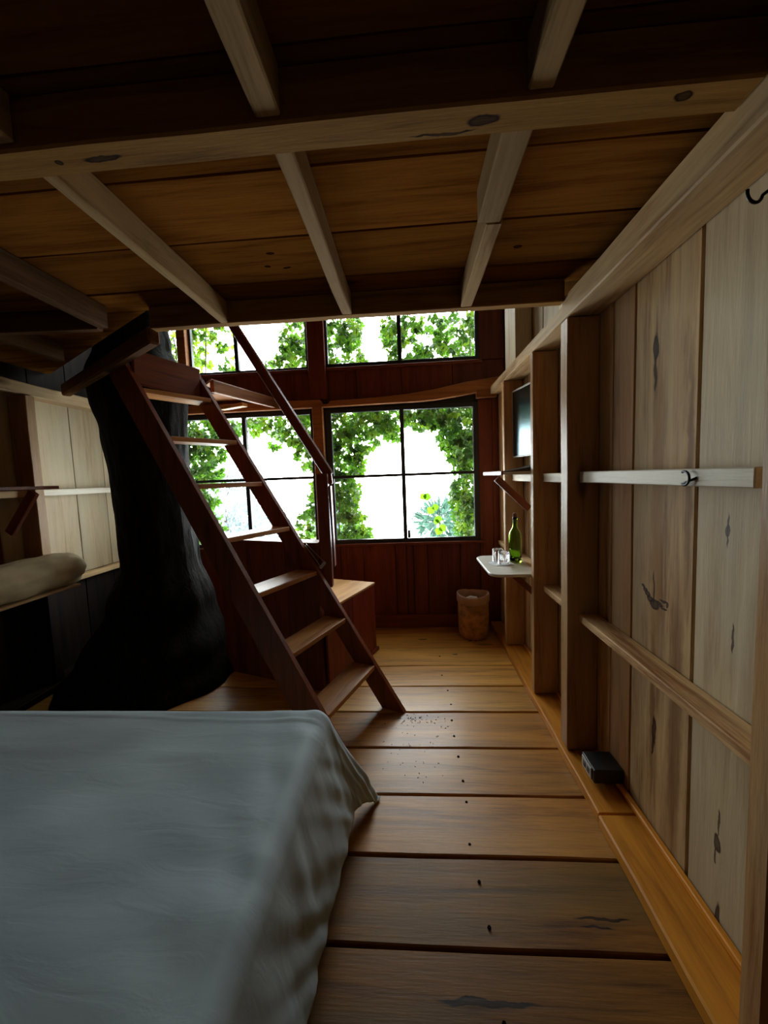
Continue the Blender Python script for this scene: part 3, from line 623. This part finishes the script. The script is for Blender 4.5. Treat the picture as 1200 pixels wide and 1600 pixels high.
# ---------------------------------------------------------------- bed and its sheet
bed = thing(empty('bed', (-1.2, 0.2, 0)), 'low wooden bed with a thick mattress in the left foreground', 'bed')
box('bed_base', (-2.02, -0.40), (-1.35, 1.49), (0.10, 0.26), 'lad_x', bed)
box('mattress', (-2.04, -0.385), (-1.37, 1.495), (0.262, 0.482), 'sheet', bed, bev=0.05)
for x in (-1.98, -0.50):
    for y in (-1.3, 1.38): box('leg', (x, x+0.07), (y, y+0.07), (0.0, 0.10), 'lad_z', bed)
def sheet():
    X1, Y1, TOP = -0.345, 1.515, 0.50; r = 0.06
    bm = bmesh.new()
    def curve(L):
        # outward offset and drop after overhang L
        if L <= 0: return 0, 0
        q = r*math.pi/2
        if L < q: a = L/r; return r*math.sin(a), r*(1-math.cos(a))
        rest = L-q; return r+rest*0.16, r+rest*0.98
    us = [-2.10 + 1.60*i/64 for i in range(64)] + [-0.50 + (0.14+0.40)*i/54 for i in range(55)]
    vs = [-1.40 + 2.7*i/100 for i in range(100)] + [1.30 + (0.21+0.36)*i/57 for i in range(58)]
    grid = []
    for v in vs:
        row = []
        for u_ in us:
            hx, hy = X1-r, Y1-r
            ox, oy = max(0, u_-hx), max(0, v-hy)
            L = math.hypot(ox, oy) if (ox > 0 and oy > 0) else ox+oy
            out, dr = curve(L)
            if L > 0: dx, dy = ox/ (math.hypot(ox, oy)), oy/(math.hypot(ox, oy))
            else: dx = dy = 0
            corner = min(ox, oy)/0.3
            t = max(0.0, L-0.05)/0.35
            s = v if ox >= oy else u_
            fold = 0.0
            if L > 0:
                w = min(1, t*1.2)
                along = v*1.0 - u_*1.0
                fold = w*(0.009*noise.noise(Vector((along*3, L*1.2, 3.0))) + 0.003*math.sin(along*52+5*noise.noise(Vector((along*6, L*2, 0)))) + 0.005*noise.noise(Vector((along*21, L*3, 1))))
                fold += 0.06*corner*min(1, t)
                if ox > oy: fold += 0.03*min(1, t)*math.exp(-((v-1.35)/0.3)**2)
            cf = min(ox, oy)/max(ox, oy, 1e-6)
            cf = cf*min(1, L/0.1)
            x = min(u_, hx) + dx*(out+fold+0.17*cf*dr); y = min(v, hy) + dy*(out+fold+0.05*cf*dr)
            z = TOP - dr*(1-0.08*cf)
            flat = 1-min(1, L/0.15)
            z += flat*(0.006*noise.noise(Vector((u_*2.0, v*5.0, 0.3))) + 0.004*noise.noise(Vector((u_*5, v*9, 2))))
            # two long ironing creases and slack near the edge
            for (cv, am) in ((1.43, .003), (1.23, .003), (0.60, .003)):
                z += flat*am*math.exp(-((v-cv-0.02*math.sin(u_*3))/0.006)**2)
            edge = math.exp(-((u_-(X1-0.05))/0.16)**2)
            z += edge*flat*0.010*noise.noise(Vector((u_*9+v*4, v*10, 5)))
            x += (1-flat)*0.006*noise.noise(Vector((v*16, z*3, 8)))
            if z < 0.012: z = 0.012+0.004*abs(noise.noise(Vector((x*9, y*9, 1))))
            row.append(bm.verts.new((x, y, z)))
        grid.append(row)
    for a, b in zip(grid, grid[1:]):
        for k in range(len(us)-1): bm.faces.new((a[k], a[k+1], b[k+1], b[k]))
    o = from_bm('bed_sheet', bm, 'sheet', None, True)
    md = o.modifiers.new('thickness', 'SOLIDIFY'); md.thickness = 0.003; md.offset = -1
    return thing(o, 'pale blue-grey cotton sheet draped over the bed with hanging corner', 'sheet')
sheet()

# ---------------------------------------------------------------- shelves
def rounded_rect(x0, x1, y0, y1, rad, corners):
    pts = []
    for (cx, cy, a0, key) in ((x1, y1, 0, 'ne'), (x0, y1, 90, 'nw'), (x0, y0, 180, 'sw'), (x1, y0, 270, 'se')):
        if key in corners:
            sx = -1 if cx == x1 else 1; sy = -1 if cy == y1 else 1
            for k in range(7):
                a = math.radians(a0+15*k); pts.append((cx+sx*rad+rad*math.cos(a), cy+sy*rad+rad*math.sin(a)))
        else: pts.append((cx, cy))
    return pts
sh = thing(empty('tray_shelf', (0.65, 2.75, 0.775)), 'white rounded shelf on the right wall holding the green bottle', 'shelf')
prism('shelf_board', rounded_rect(0.475, 0.853, 2.45, 3.05, 0.075, ('nw', 'sw')), 0.018, 'tray', sh, frame=((0, 0, 0.770), (1, 0, 0), (0, 1, 0)), bev=0.004)
bar('bracket', (0.640, 2.75, 0.745), (0.815, 2.75, 0.58), 0.03, 0.04, 'lad_x', sh)
sh2 = thing(empty('upper_shelf', (0.65, 2.75, 1.40)), 'narrow dark shelf with a wooden brace under the mirror', 'shelf')
box('shelf_board', (0.560, 0.764), (2.45, 3.05), (1.389, 1.405), 'tray', sh2, bev=0.003)
box('shelf_edge', (0.545, 0.559), (2.45, 3.05), (1.386, 1.412), 'lad_x', sh2, bev=0.003)
bar('bracket', (0.575, 2.72, 1.365), (0.785, 2.72, 1.155), 0.03, 0.045, 'lad_x', sh2)
bk = prism('magazine', [(0.0, 0.0), (0.255, 0.0), (0.255, 0.045), (0.16, 0.024), (0.05, 0.006), (0.0, 0.004)], 0.24, 'folder', None, frame=((0.565, 2.62, 1.4062), (1, 0, 0), (0, 0, 1)), bev=0.001)
thing(bk, 'dark curled magazine lying on the upper shelf below the mirror', 'magazine')
sh3 = thing(empty('left_upper_shelf', (-2.45, 2.0, 1.4)), 'dark shelf with sloping brace high on the left wall', 'shelf')
box('shelf_board', (-2.60, -2.28), (0.9, 2.47), (1.407, 1.428), 'lad_x', sh3, bev=0.003)
bar('bracket', (-2.32, 2.33, 1.392), (-2.51, 2.33, 1.14), 0.03, 0.055, 'red_x', sh3)
bar('bracket', (-2.32, 1.3, 1.392), (-2.51, 1.3, 1.14), 0.03, 0.055, 'red_x', sh3)
sh4 = thing(empty('left_lower_shelf', (-2.45, 2.2, 0.72)), 'thin shelf on the left wall carrying the beige bolster', 'shelf')
box('shelf_board', (-2.56, -2.30), (1.30, 2.58), (0.736, 0.752), 'raw_y', sh4, bev=0.003)
bar('bracket', (-2.34, 1.9, 0.72), (-2.515, 1.9, 0.52), 0.03, 0.05, 'red_x', sh4)

# beige bolster
bm = bmesh.new(); NU, NV = 64, 40; rings = []
for i in range(NU+1):
    t = i/NU; e = (abs(2*t-1))**6; rad = 0.118*(1-e)**0.5 if 0 < i < NU else 0.0
    rad = max(rad, 0.012)
    row = []
    for k in range(NV):
        a = 2*math.pi*k/NV
        q = Vector((math.cos(a)*1.4, math.sin(a)*1.4, t*3.2))
        rr = rad*(1+0.10*noise.noise(q)) + (0.012+0.012*abs(2*t-1)**3)*noise.noise(Vector((math.cos(a)*3.5, math.sin(a)*3.5, t*9)))*min(1, rad/0.1)
        row.append(bm.verts.new((rr*1.02*math.cos(a), (t-0.5)*0.86, max(-0.104, rr*0.98*math.sin(a)))))
    rings.append(row)
for a, b in zip(rings, rings[1:]):
    for k in range(NV): bm.faces.new((a[k], a[(k+1) % NV], b[(k+1) % NV], b[k]))
bm.faces.new(rings[0][::-1]); bm.faces.new(rings[-1]); bmesh.ops.recalc_face_normals(bm, faces=bm.faces)
o = from_bm('bolster', bm, 'pillow', None, True); o.location = (-2.40, 2.27, 0.857)
thing(o, 'plump beige bolster pillow lying on the thin left wall shelf', 'pillow')

# ---------------------------------------------------------------- mirror
ang = math.radians(9)
mir = thing(empty('wall_mirror', (0.815, 2.88, 1.51), ang), 'small wall mirror in a thin white frame hanging above the upper shelf', 'mirror')
def mpart(nm, xr, yr, zr, mat):
    o = from_bm(nm, box_bm(xr[1]-xr[0], yr[1]-yr[0], zr[1]-zr[0], 0.001), mat, mir); o.location = ((xr[0]+xr[1])/2, (yr[0]+yr[1])/2, (zr[0]+zr[1])/2)
mpart('mirror_pane', (-0.002, 0.003), (-0.24, 0.196), (0.012, 0.478), 'mirror')
mpart('backing', (0.0035, 0.010), (-0.25, 0.22), (0.0, 0.49), 'boxblack')
mpart('frame', (-0.006, 0.0032), (-0.25, 0.22), (0.479, 0.49), 'tray'); mpart('frame', (-0.006, 0.0032), (-0.25, 0.22), (0.0, 0.011), 'tray')
mpart('frame', (-0.006, 0.0032), (0.210, 0.22), (0.0115, 0.4785), 'tray'); mpart('side_strip', (-0.004, 0.0032), (0.197, 0.2095), (0.0115, 0.4785), 'black')

# ---------------------------------------------------------------- bottle, glasses, doily
prof = [(0.0, 0.012), (0.028, 0.004), (0.034, 0.0), (0.0385, 0.003), (0.040, 0.010), (0.040, 0.10), (0.040, 0.172), (0.0385, 0.182), (0.034, 0.194), (0.026, 0.207), (0.019, 0.217), (0.0158, 0.228), (0.0150, 0.245), (0.0142, 0.268), (0.0142, 0.270), (0.0160, 0.271), (0.0160, 0.282), (0.0140, 0.284), (0.0125, 0.285)]
inner = [(0.0105, 0.285), (0.0115, 0.24), (0.0155, 0.217), (0.030, 0.194), (0.0365, 0.172), (0.0365, 0.10), (0.0365, 0.012), (0.026, 0.012), (0.0, 0.020)]
prof = [(max(r, 0.0004), z) for r, z in prof+inner]
bt = thing(empty('wine_bottle', (0.712, 2.80, 0.7795)), 'green glass wine bottle standing on the white rounded shelf', 'bottle')
bt.scale = (1.08, 1.08, 1.10)
from_bm('bottle_glass', lathe_bm(prof, 40, False), 'green_glass', bt, True)
k = from_bm('cork', lathe_bm([(0.009, 0.268), (0.010, 0.2855), (0.0130, 0.286), (0.0125, 0.308), (0.010, 0.311)], 20), 'cork', bt, True)
tum = [(0.0004, 0.088), (0.032, 0.088), (0.036, 0.084), (0.040, 0.0), (0.0375, 0.0), (0.034, 0.070), (0.028, 0.073), (0.0004, 0.073)]
def tumbler(x, y, label):
    bm = lathe_bm(tum, 24, False)
    for v in bm.verts:      # cut facets
        a = math.atan2(v.co.y, v.co.x); s = 1+0.03*math.cos(8*a)
        v.co.x *= s; v.co.y *= s
    t = thing(empty('drinking_glass', (x, y, 0.7835)), label, 'glass', 'upturned glasses on the white shelf')
    from_bm('tumbler', bm, 'clear_glass', t, True); return t
tumbler(0.618, 2.735, 'clear upturned tumbler on the doily beside the green bottle')
tumbler(0.600, 2.835, 'clear upturned tumbler on the doily, half behind the nearer glass')
bm = bmesh.new(); cn = bm.verts.new((0, 0, 0.002)); ring = []
for k in range(48):
    a = 2*math.pi*k/48; r = 0.085*(1+0.08*math.cos(12*a)); ring.append(bm.verts.new((r*math.cos(a), r*math.sin(a), 0.002+0.0015*math.cos(6*a))))
for k in range(48): bm.faces.new((cn, ring[k], ring[(k+1) % 48]))
o = from_bm('doily', bm, 'paper'); o.location = (0.608, 2.765, 0.7795); o.modifiers.new('thickness', 'SOLIDIFY').thickness = 0.0012
thing(o, 'white scalloped paper doily under the two glasses', 'doily')

# ---------------------------------------------------------------- waste bin
bn = thing(empty('waste_bin', (0.505, 3.40, 0.0)), 'tan woven waste bin with a folded cloth liner in the back corner', 'bin')
pr = [(0.085, 0.0), (0.112, 0.015), (0.125, 0.05), (0.128, 0.12), (0.130, 0.34), (0.126, 0.34), (0.122, 0.05), (0.08, 0.014)]
bm = lathe_bm(pr, 64, False)
for v in bm.verts:
    a = math.atan2(v.co.y, v.co.x); s = 1+0.010*math.cos(26*a)+0.006*math.sin(v.co.z*260); v.co.x *= s; v.co.y *= s
from_bm('basket', bm, 'basket', bn, True)
bm = lathe_bm([(0.1335, 0.315), (0.139, 0.32), (0.139, 0.375), (0.133, 0.388), (0.125, 0.385), (0.118, 0.34), (0.110, 0.22), (0.0005, 0.20)], 64, False)
for v in bm.verts:
    a = math.atan2(v.co.y, v.co.x); v.co.z += 0.008*math.sin(a*2+2.0)+0.004*noise.noise(v.co*22); s = 1+0.02*noise.noise(v.co*15); v.co.x *= s; v.co.y *= s
from_bm('liner', bm, 'liner', bn, True)
bm = bmesh.new(); bmesh.ops.create_icosphere(bm, subdivisions=3, radius=0.05)
for v in bm.verts: v.co *= 1+0.5*noise.noise(v.co*28)
o = from_bm('crumpled_tissue', bm, 'paper'); o.location = (0.49, 3.345, 0.325); o.scale = (1.3, 0.8, 1.0)
thing(o, 'crumpled white tissue inside the waste bin', 'tissue')

# ---------------------------------------------------------------- outlet box and coat hooks
ob = thing(empty('outlet_box', (0.80, 1.70, 0.05)), 'black outlet box with a grey socket plate low on the right wall', 'outlet')
box('housing', (0.735, 0.856), (1.64, 1.762), (0.074, 0.135), 'boxblack', ob, bev=0.004)
pl_ = box('socket_plate', (0.729, 0.7345), (1.66, 1.75), (0.080, 0.130), 'outlet', ob, bev=0.002)
for yy in (1.685, 1.722): sk = box('socket', (0.7275, 0.7288), (yy-0.012, yy+0.012), (0.092, 0.118), 'boxblack', ob, bev=0.0005); reparent(sk, pl_)
def hook(loc, rad, start, end, thick, leg, label, rot):
    root = thing(empty('coat_hook', loc), label, 'hook')
    pts = []
    for k in range(25):
        a = math.radians(start+(end-start)*k/24); pts.append((rad*math.cos(a), rad*math.sin(a)))
    P = [Vector((-0.0, q[0], q[1])) for q in pts]
    P = [rot @ p for p in P]
    P.append(P[-1]*0.6 + rot @ Vector(leg)*0.4 + Vector((0.0, 0, 0)))
    P.append(rot @ Vector(leg))
    from_bm('hook_wire', tube_bm(P, thick), 'iron', root, True)
    bm = lathe_bm([(thick*2.4, 0), (thick*2.2, 0.003)], 16); 
    return root
ry = Matrix.Identity(3)
hook((0.757, 1.163, 1.366), 0.019, 60, 305, 0.0035, (0.011, -0.032, 0.001), 'black screw hook on the pale upper rail of the right wall', ry)
rz = Matrix.Rotation(math.radians(-90), 3, 'Z')
hook((0.675, 0.86, 1.915), 0.018, 170, 350, 0.0032, (0.085, 0.03, 0.018), 'dark open coat hook high beside the nearest stud at right edge', Matrix.Rotation(math.radians(-75), 3, 'Z'))

# ---------------------------------------------------------------- climbing vines outside the windows
def leaflet_pts(L, W):
    return [(0, 0, 0), (L*0.25, W*0.36, .0), (L*0.55, W*0.5, 0), (L*0.8, W*0.28, 0), (L, 0, -0.12*L), (L*0.8, -W*0.28, 0), (L*0.55, -W*0.5, 0), (L*0.25, -W*0.36, 0)]
def add_leaflet(bm, mtx, L, W, fold=0.18):
    p = leaflet_pts(L, W)
    vs = [bm.verts.new(mtx @ Vector((x, y, z + abs(y)*fold*2))) for x, y, z in p]
    m1 = bm.verts.new(mtx @ Vector((L*0.55, 0, -0.02*L)))
    for q in ((0, 1, 2, 'm'), (2, 3, 4, 'm'), (4, 5, 6, 'm'), (6, 7, 0, 'm')):
        bm.faces.new([m1 if c == 'm' else vs[c] for c in q])
def palmate(bm, mtx, size, rng):
    for a, s in ((0, 1.0), (48, .88), (-48, .88), (96, .62), (-96, .62)):
        R = Matrix.Rotation(math.radians(a+rng.uniform(-8, 8)), 4, 'Z') @ Matrix.Rotation(rng.uniform(0.05, 0.5), 4, 'Y')
        add_leaflet(bm, mtx @ R @ Matrix.Translation((0.006, 0, 0)), size*s*rng.uniform(.9, 1.1), size*s*0.66)
def leafmesh(seed, size=0.070):
    bm = bmesh.new(); palmate(bm, Matrix.Identity(4), size, random.Random(seed))
    me = bpy.data.meshes.new('leaf'); bm.to_mesh(me); bm.free(); me.materials.append(M['leaf']); return me
LM = [leafmesh(s) for s in range(6)]
def inside(p, poly):
    c = False; n = len(poly)
    for i in range(n):
        (x1, y1), (x2, y2) = poly[i], poly[(i+1) % n]
        if (y1 > p[1]) != (y2 > p[1]) and p[0] < (x2-x1)*(p[1]-y1)/(y2-y1)+x1: c = not c
    return c
def sample(polys, rng):
    tot = []; 
    for po in polys:
        xs = [q[0] for q in po]; zz = [q[1] for q in po]; a = sum(po[i][0]*po[(i+1) % len(po)][1]-po[(i+1) % len(po)][0]*po[i][1] for i in range(len(po)))
        tot.append((abs(a)/2, po, min(xs), max(xs), min(zz), max(zz)))
    r = rng.uniform(0, sum(t[0] for t in tot))
    for t in tot:
        if r <= t[0]: break
        r -= t[0]
    while True:
        p = (rng.uniform(t[2], t[3]), rng.uniform(t[4], t[5]))
        if inside(p, t[1]): return p
def leaf_matrix(x, y, z, rng, sc=1.0):
    # leaves hang, tips down, faces mostly outwards/upwards
    R = Matrix.Rotation(rng.uniform(-math.pi, math.pi), 4, 'Z') if rng.random() < 0.25 else Matrix.Rotation(rng.gauss(-math.pi/2, 0.7), 4, 'Z')
    T = Matrix.Rotation(math.radians(90)+rng.gauss(-0.35, 0.45), 4, 'X')
    Q = Matrix.Rotation(rng.gauss(0, 0.55), 4, 'Z')
    return Matrix.Translation((x, y, z)) @ Q @ T @ R @ Matrix.Scale(sc, 4)
def vine(seed, polys, nleaf, nmass, stems, label, sm=1.0):
    rng = random.Random(seed)
    root = thing(empty('climbing_vine', (stems[0][0][0], 3.95, 0)), label, 'vine', 'creepers framing the windows')
    for s in stems:
        pts = []
        for a, b in zip(s, s[1:]):
            for k in range(8):
                t = k/8; pts.append(Vector((a[0]+(b[0]-a[0])*t, 3.97+0.02*noise.noise(Vector((a[0]+t*3, a[1]*2, seed))), a[1]+(b[1]-a[1])*t)) + noise.noise_vector(Vector((t*2+a[0]*5, b[1]*3, seed)))*0.02)
        o = from_bm('stem', tube_bm(pts, 0.006, 6), 'stem', root, True); o.location = -root.location
    for k in range(int(nleaf*1.5)):
        x, z = sample(polys, rng); y = rng.uniform(3.84, 3.96)
        o = bpy.data.objects.new('leaf', LM[rng.randrange(6)]); COL.objects.link(o); o.parent = root
        o.matrix_local = Matrix.Translation(-root.location) @ leaf_matrix(x, y, z, rng, sm*rng.uniform(0.6, 1.15))
    bm = bmesh.new()
    for k in range(int(nmass*1.9)):
        x, z = sample(polys, rng); y = rng.uniform(3.97, 4.16)
        palmate(bm, leaf_matrix(x, y, z, rng, sm*rng.uniform(0.6, 1.1)), 0.070, rng)
    o = from_bm('foliage', bm, 'leaf_deep', root); o.location = -root.location; o['kind'] = 'stuff'
    return root
PL = {
'left_side': [(-2.45, 2.08), (-1.75, 2.03), (-1.71, 1.95), (-1.88, 1.75), (-1.95, 1.62), (-1.95, 1.44), (-2.04, 1.35), (-2.03, 1.18), (-2.01, 1.02), (-1.96, 0.79), (-2.45, 0.8)],
'left_top': [(-1.61, 2.10), (-0.85, 2.12), (-0.87, 1.41), (-0.96, 1.49), (-1.08, 1.53), (-1.13, 1.68), (-1.2, 1.79), (-1.26, 1.82), (-1.31, 1.69), (-1.36, 1.70), (-1.38, 1.86), (-1.5, 1.93), (-1.58, 1.87), (-1.62, 1.88)],
'left_low': [(-0.85, 1.40), (-0.98, 1.35), (-1.04, 1.15), (-1.12, 1.05), (-1.16, 0.95), (-1.10, 0.8), (-0.86, 0.73)],
'mid_top': [(-0.82, 2.08), (-0.07, 2.08), (-0.10, 1.79), (-0.19, 1.77), (-0.24, 1.86), (-0.33, 1.83), (-0.31, 1.72), (-0.45, 1.61), (-0.50, 1.42), (-0.53, 1.13), (-0.47, 0.97), (-0.41, 0.76), (-0.85, 0.76)],
'right_top': [(-0.06, 2.08), (0.70, 2.08), (0.70, 0.75), (0.46, 0.78), (0.45, 0.97), (0.40, 1.17), (0.44, 1.31), (0.47, 1.40), (0.45, 1.49), (0.36, 1.56), (0.33, 1.66), (0.29, 1.79), (0.21, 1.89), (0.12, 1.84), (0.01, 1.92), (-0.06, 1.92)],
'up_right': [(-0.80, 3.0), (-0.44, 3.0), (-0.44, 2.62), (-0.39, 2.51), (-0.21, 2.44), (-0.20, 2.64), (-0.25, 2.76), (-0.2, 2.90), (-0.05, 2.91), (0.70, 2.92), (0.70, 2.42), (-0.82, 2.42)],
'up_left_a': [(-2.1, 3.0), (-1.70, 3.0), (-1.74, 2.73), (-1.67, 2.48), (-1.85, 2.48), (-1.84, 2.74), (-1.98, 2.81), (-2.02, 2.60), (-2.12, 2.60)],
'up_left_b': [(-1.13, 2.98), (-0.86, 2.98), (-0.86, 2.42), (-1.42, 2.42), (-1.41, 2.58), (-1.27, 2.63), (-1.22, 2.76)],
'up_far': [(-2.5, 3.0), (-2.08, 3.0), (-2.08, 2.42), (-2.5, 2.42)],
}
vine(1, [PL['left_side']], 90, 260, [[(-2.3, 0.0), (-2.25, 1.2), (-2.2, 2.1), (-1.8, 2.03)]], 'leafy creeper hanging down the left side of the lower left window')
vine(2, [PL['left_top'], PL['left_low']], 95, 130, [[(-0.93, 0.0), (-0.93, 1.2), (-0.92, 2.06), (-1.55, 2.04)]], 'creeper along the top and right side of the lower left window')
vine(3, [PL['mid_top']], 150, 260, [[(-0.75, 0.0), (-0.72, 1.2), (-0.7, 2.05), (-0.1, 2.05)]], 'creeper covering the left side of the lower right window')
vine(4, [PL['right_top']], 150, 260, [[(0.62, 0.0), (0.6, 1.2), (0.62, 2.05), (0.0, 2.05)]], 'creeper hanging down the right side of the lower right window')
vine(5, [PL['up_right']], 120, 170, [[(-0.75, 2.3), (-0.6, 2.95), (0.6, 2.95)], [(0.6, 2.3), (0.62, 2.95)]], 'creeper across the upper right window')
vine(6, [PL['up_left_a']], 24, 16, [[(-2.0, 2.3), (-1.95, 2.98), (-1.72, 2.96)]], 'thin creeper sprays in the left half of the upper left window')
vine(7, [PL['up_left_b']], 45, 75, [[(-0.95, 2.3), (-0.93, 2.95), (-1.1, 2.95)]], 'creeper filling the right corner of the upper left window')
vine(8, [PL['up_far']], 26, 70, [[(-2.3, 2.3), (-2.3, 2.95)]], 'creeper in the small upper window beside the trunk')

# young shoot leaning into view at lower right
sp = thing(empty('vine_shoot', (0.30, 3.86, 0.6)), 'bright young vine shoot with round lime leaves outside the lower right window', 'shoot')
pts = [Vector((0.34-0.22*t, 3.86, 0.60+0.74*t)) for t in [k/10 for k in range(11)]]
o = from_bm('stem', tube_bm([p-sp.location for p in pts], 0.0022, 6), 'stem', sp, True)
bm = bmesh.new()
add_leaflet(bm, Matrix.Identity(4), 0.075, 0.075, 0.08); me = bpy.data.meshes.new('leaf'); bm.to_mesh(me); bm.free(); me.materials.append(M['shoot'])
for (x, z, a, s) in ((0.165, 1.24, -100, 1.1), (0.150, 1.225, 215, 1.0), (0.225, 1.13, -75, .95), (0.215, 1.10, 230, 1.1), (0.26, 1.02, -95, 1.05), (0.25, 0.985, 250, .8), (0.275, .93, -60, 1.1), (0.28, .90, 240, 1.1)):
    o = bpy.data.objects.new('leaf', me); COL.objects.link(o); o.parent = sp
    o.matrix_local = Matrix.Translation(Vector((x, 3.855, z))-sp.location) @ Matrix.Rotation(math.radians(80), 4, 'X') @ Matrix.Rotation(math.radians(a), 4, 'Z') @ Matrix.Scale(s, 4)
# blue-green shrub behind
def shrub(name, c, r, n, mat, L, W, label, cat, seed, kindstuff=True, flat=1.0):
    rng = random.Random(seed); root = thing(empty(name, c), label, cat)
    bm = bmesh.new()
    for k in range(n):
        d = Vector((rng.gauss(0, 1), rng.gauss(0, 1), rng.gauss(0, 1))).normalized()*(rng.random()**0.4)
        p = Vector((d.x*r[0], d.y*r[1], d.z*r[2]*flat))
        mt = Matrix.Translation(p) @ d.to_track_quat('X', 'Z').to_matrix().to_4x4() @ Matrix.Rotation(rng.uniform(0, 6.28), 4, 'X') @ Matrix.Rotation(rng.gauss(0, .5), 4, 'Y')
        add_leaflet(bm, mt, L*rng.uniform(.7, 1.2), W*rng.uniform(.7, 1.2))
    o = from_bm('foliage', bm, mat, root); o['kind'] = 'stuff'
    pts = [Vector((0, 0, -c[2]-1.5)), Vector((0.01, 0, -r[2]*0.5)), Vector((0, 0, r[2]*0.6))]
    from_bm('stem', tube_bm(pts, 0.012 if r[0] < 1 else 0.12, 6), 'stem', root, True)
    return root
shrub('leafy_shrub', (0.33, 4.75, 0.86), (0.24, 0.25, 0.20), 420, 'shrub', 0.13, 0.035, 'blue-green shrub with narrow leaves beyond the lower right window', 'shrub', 5)
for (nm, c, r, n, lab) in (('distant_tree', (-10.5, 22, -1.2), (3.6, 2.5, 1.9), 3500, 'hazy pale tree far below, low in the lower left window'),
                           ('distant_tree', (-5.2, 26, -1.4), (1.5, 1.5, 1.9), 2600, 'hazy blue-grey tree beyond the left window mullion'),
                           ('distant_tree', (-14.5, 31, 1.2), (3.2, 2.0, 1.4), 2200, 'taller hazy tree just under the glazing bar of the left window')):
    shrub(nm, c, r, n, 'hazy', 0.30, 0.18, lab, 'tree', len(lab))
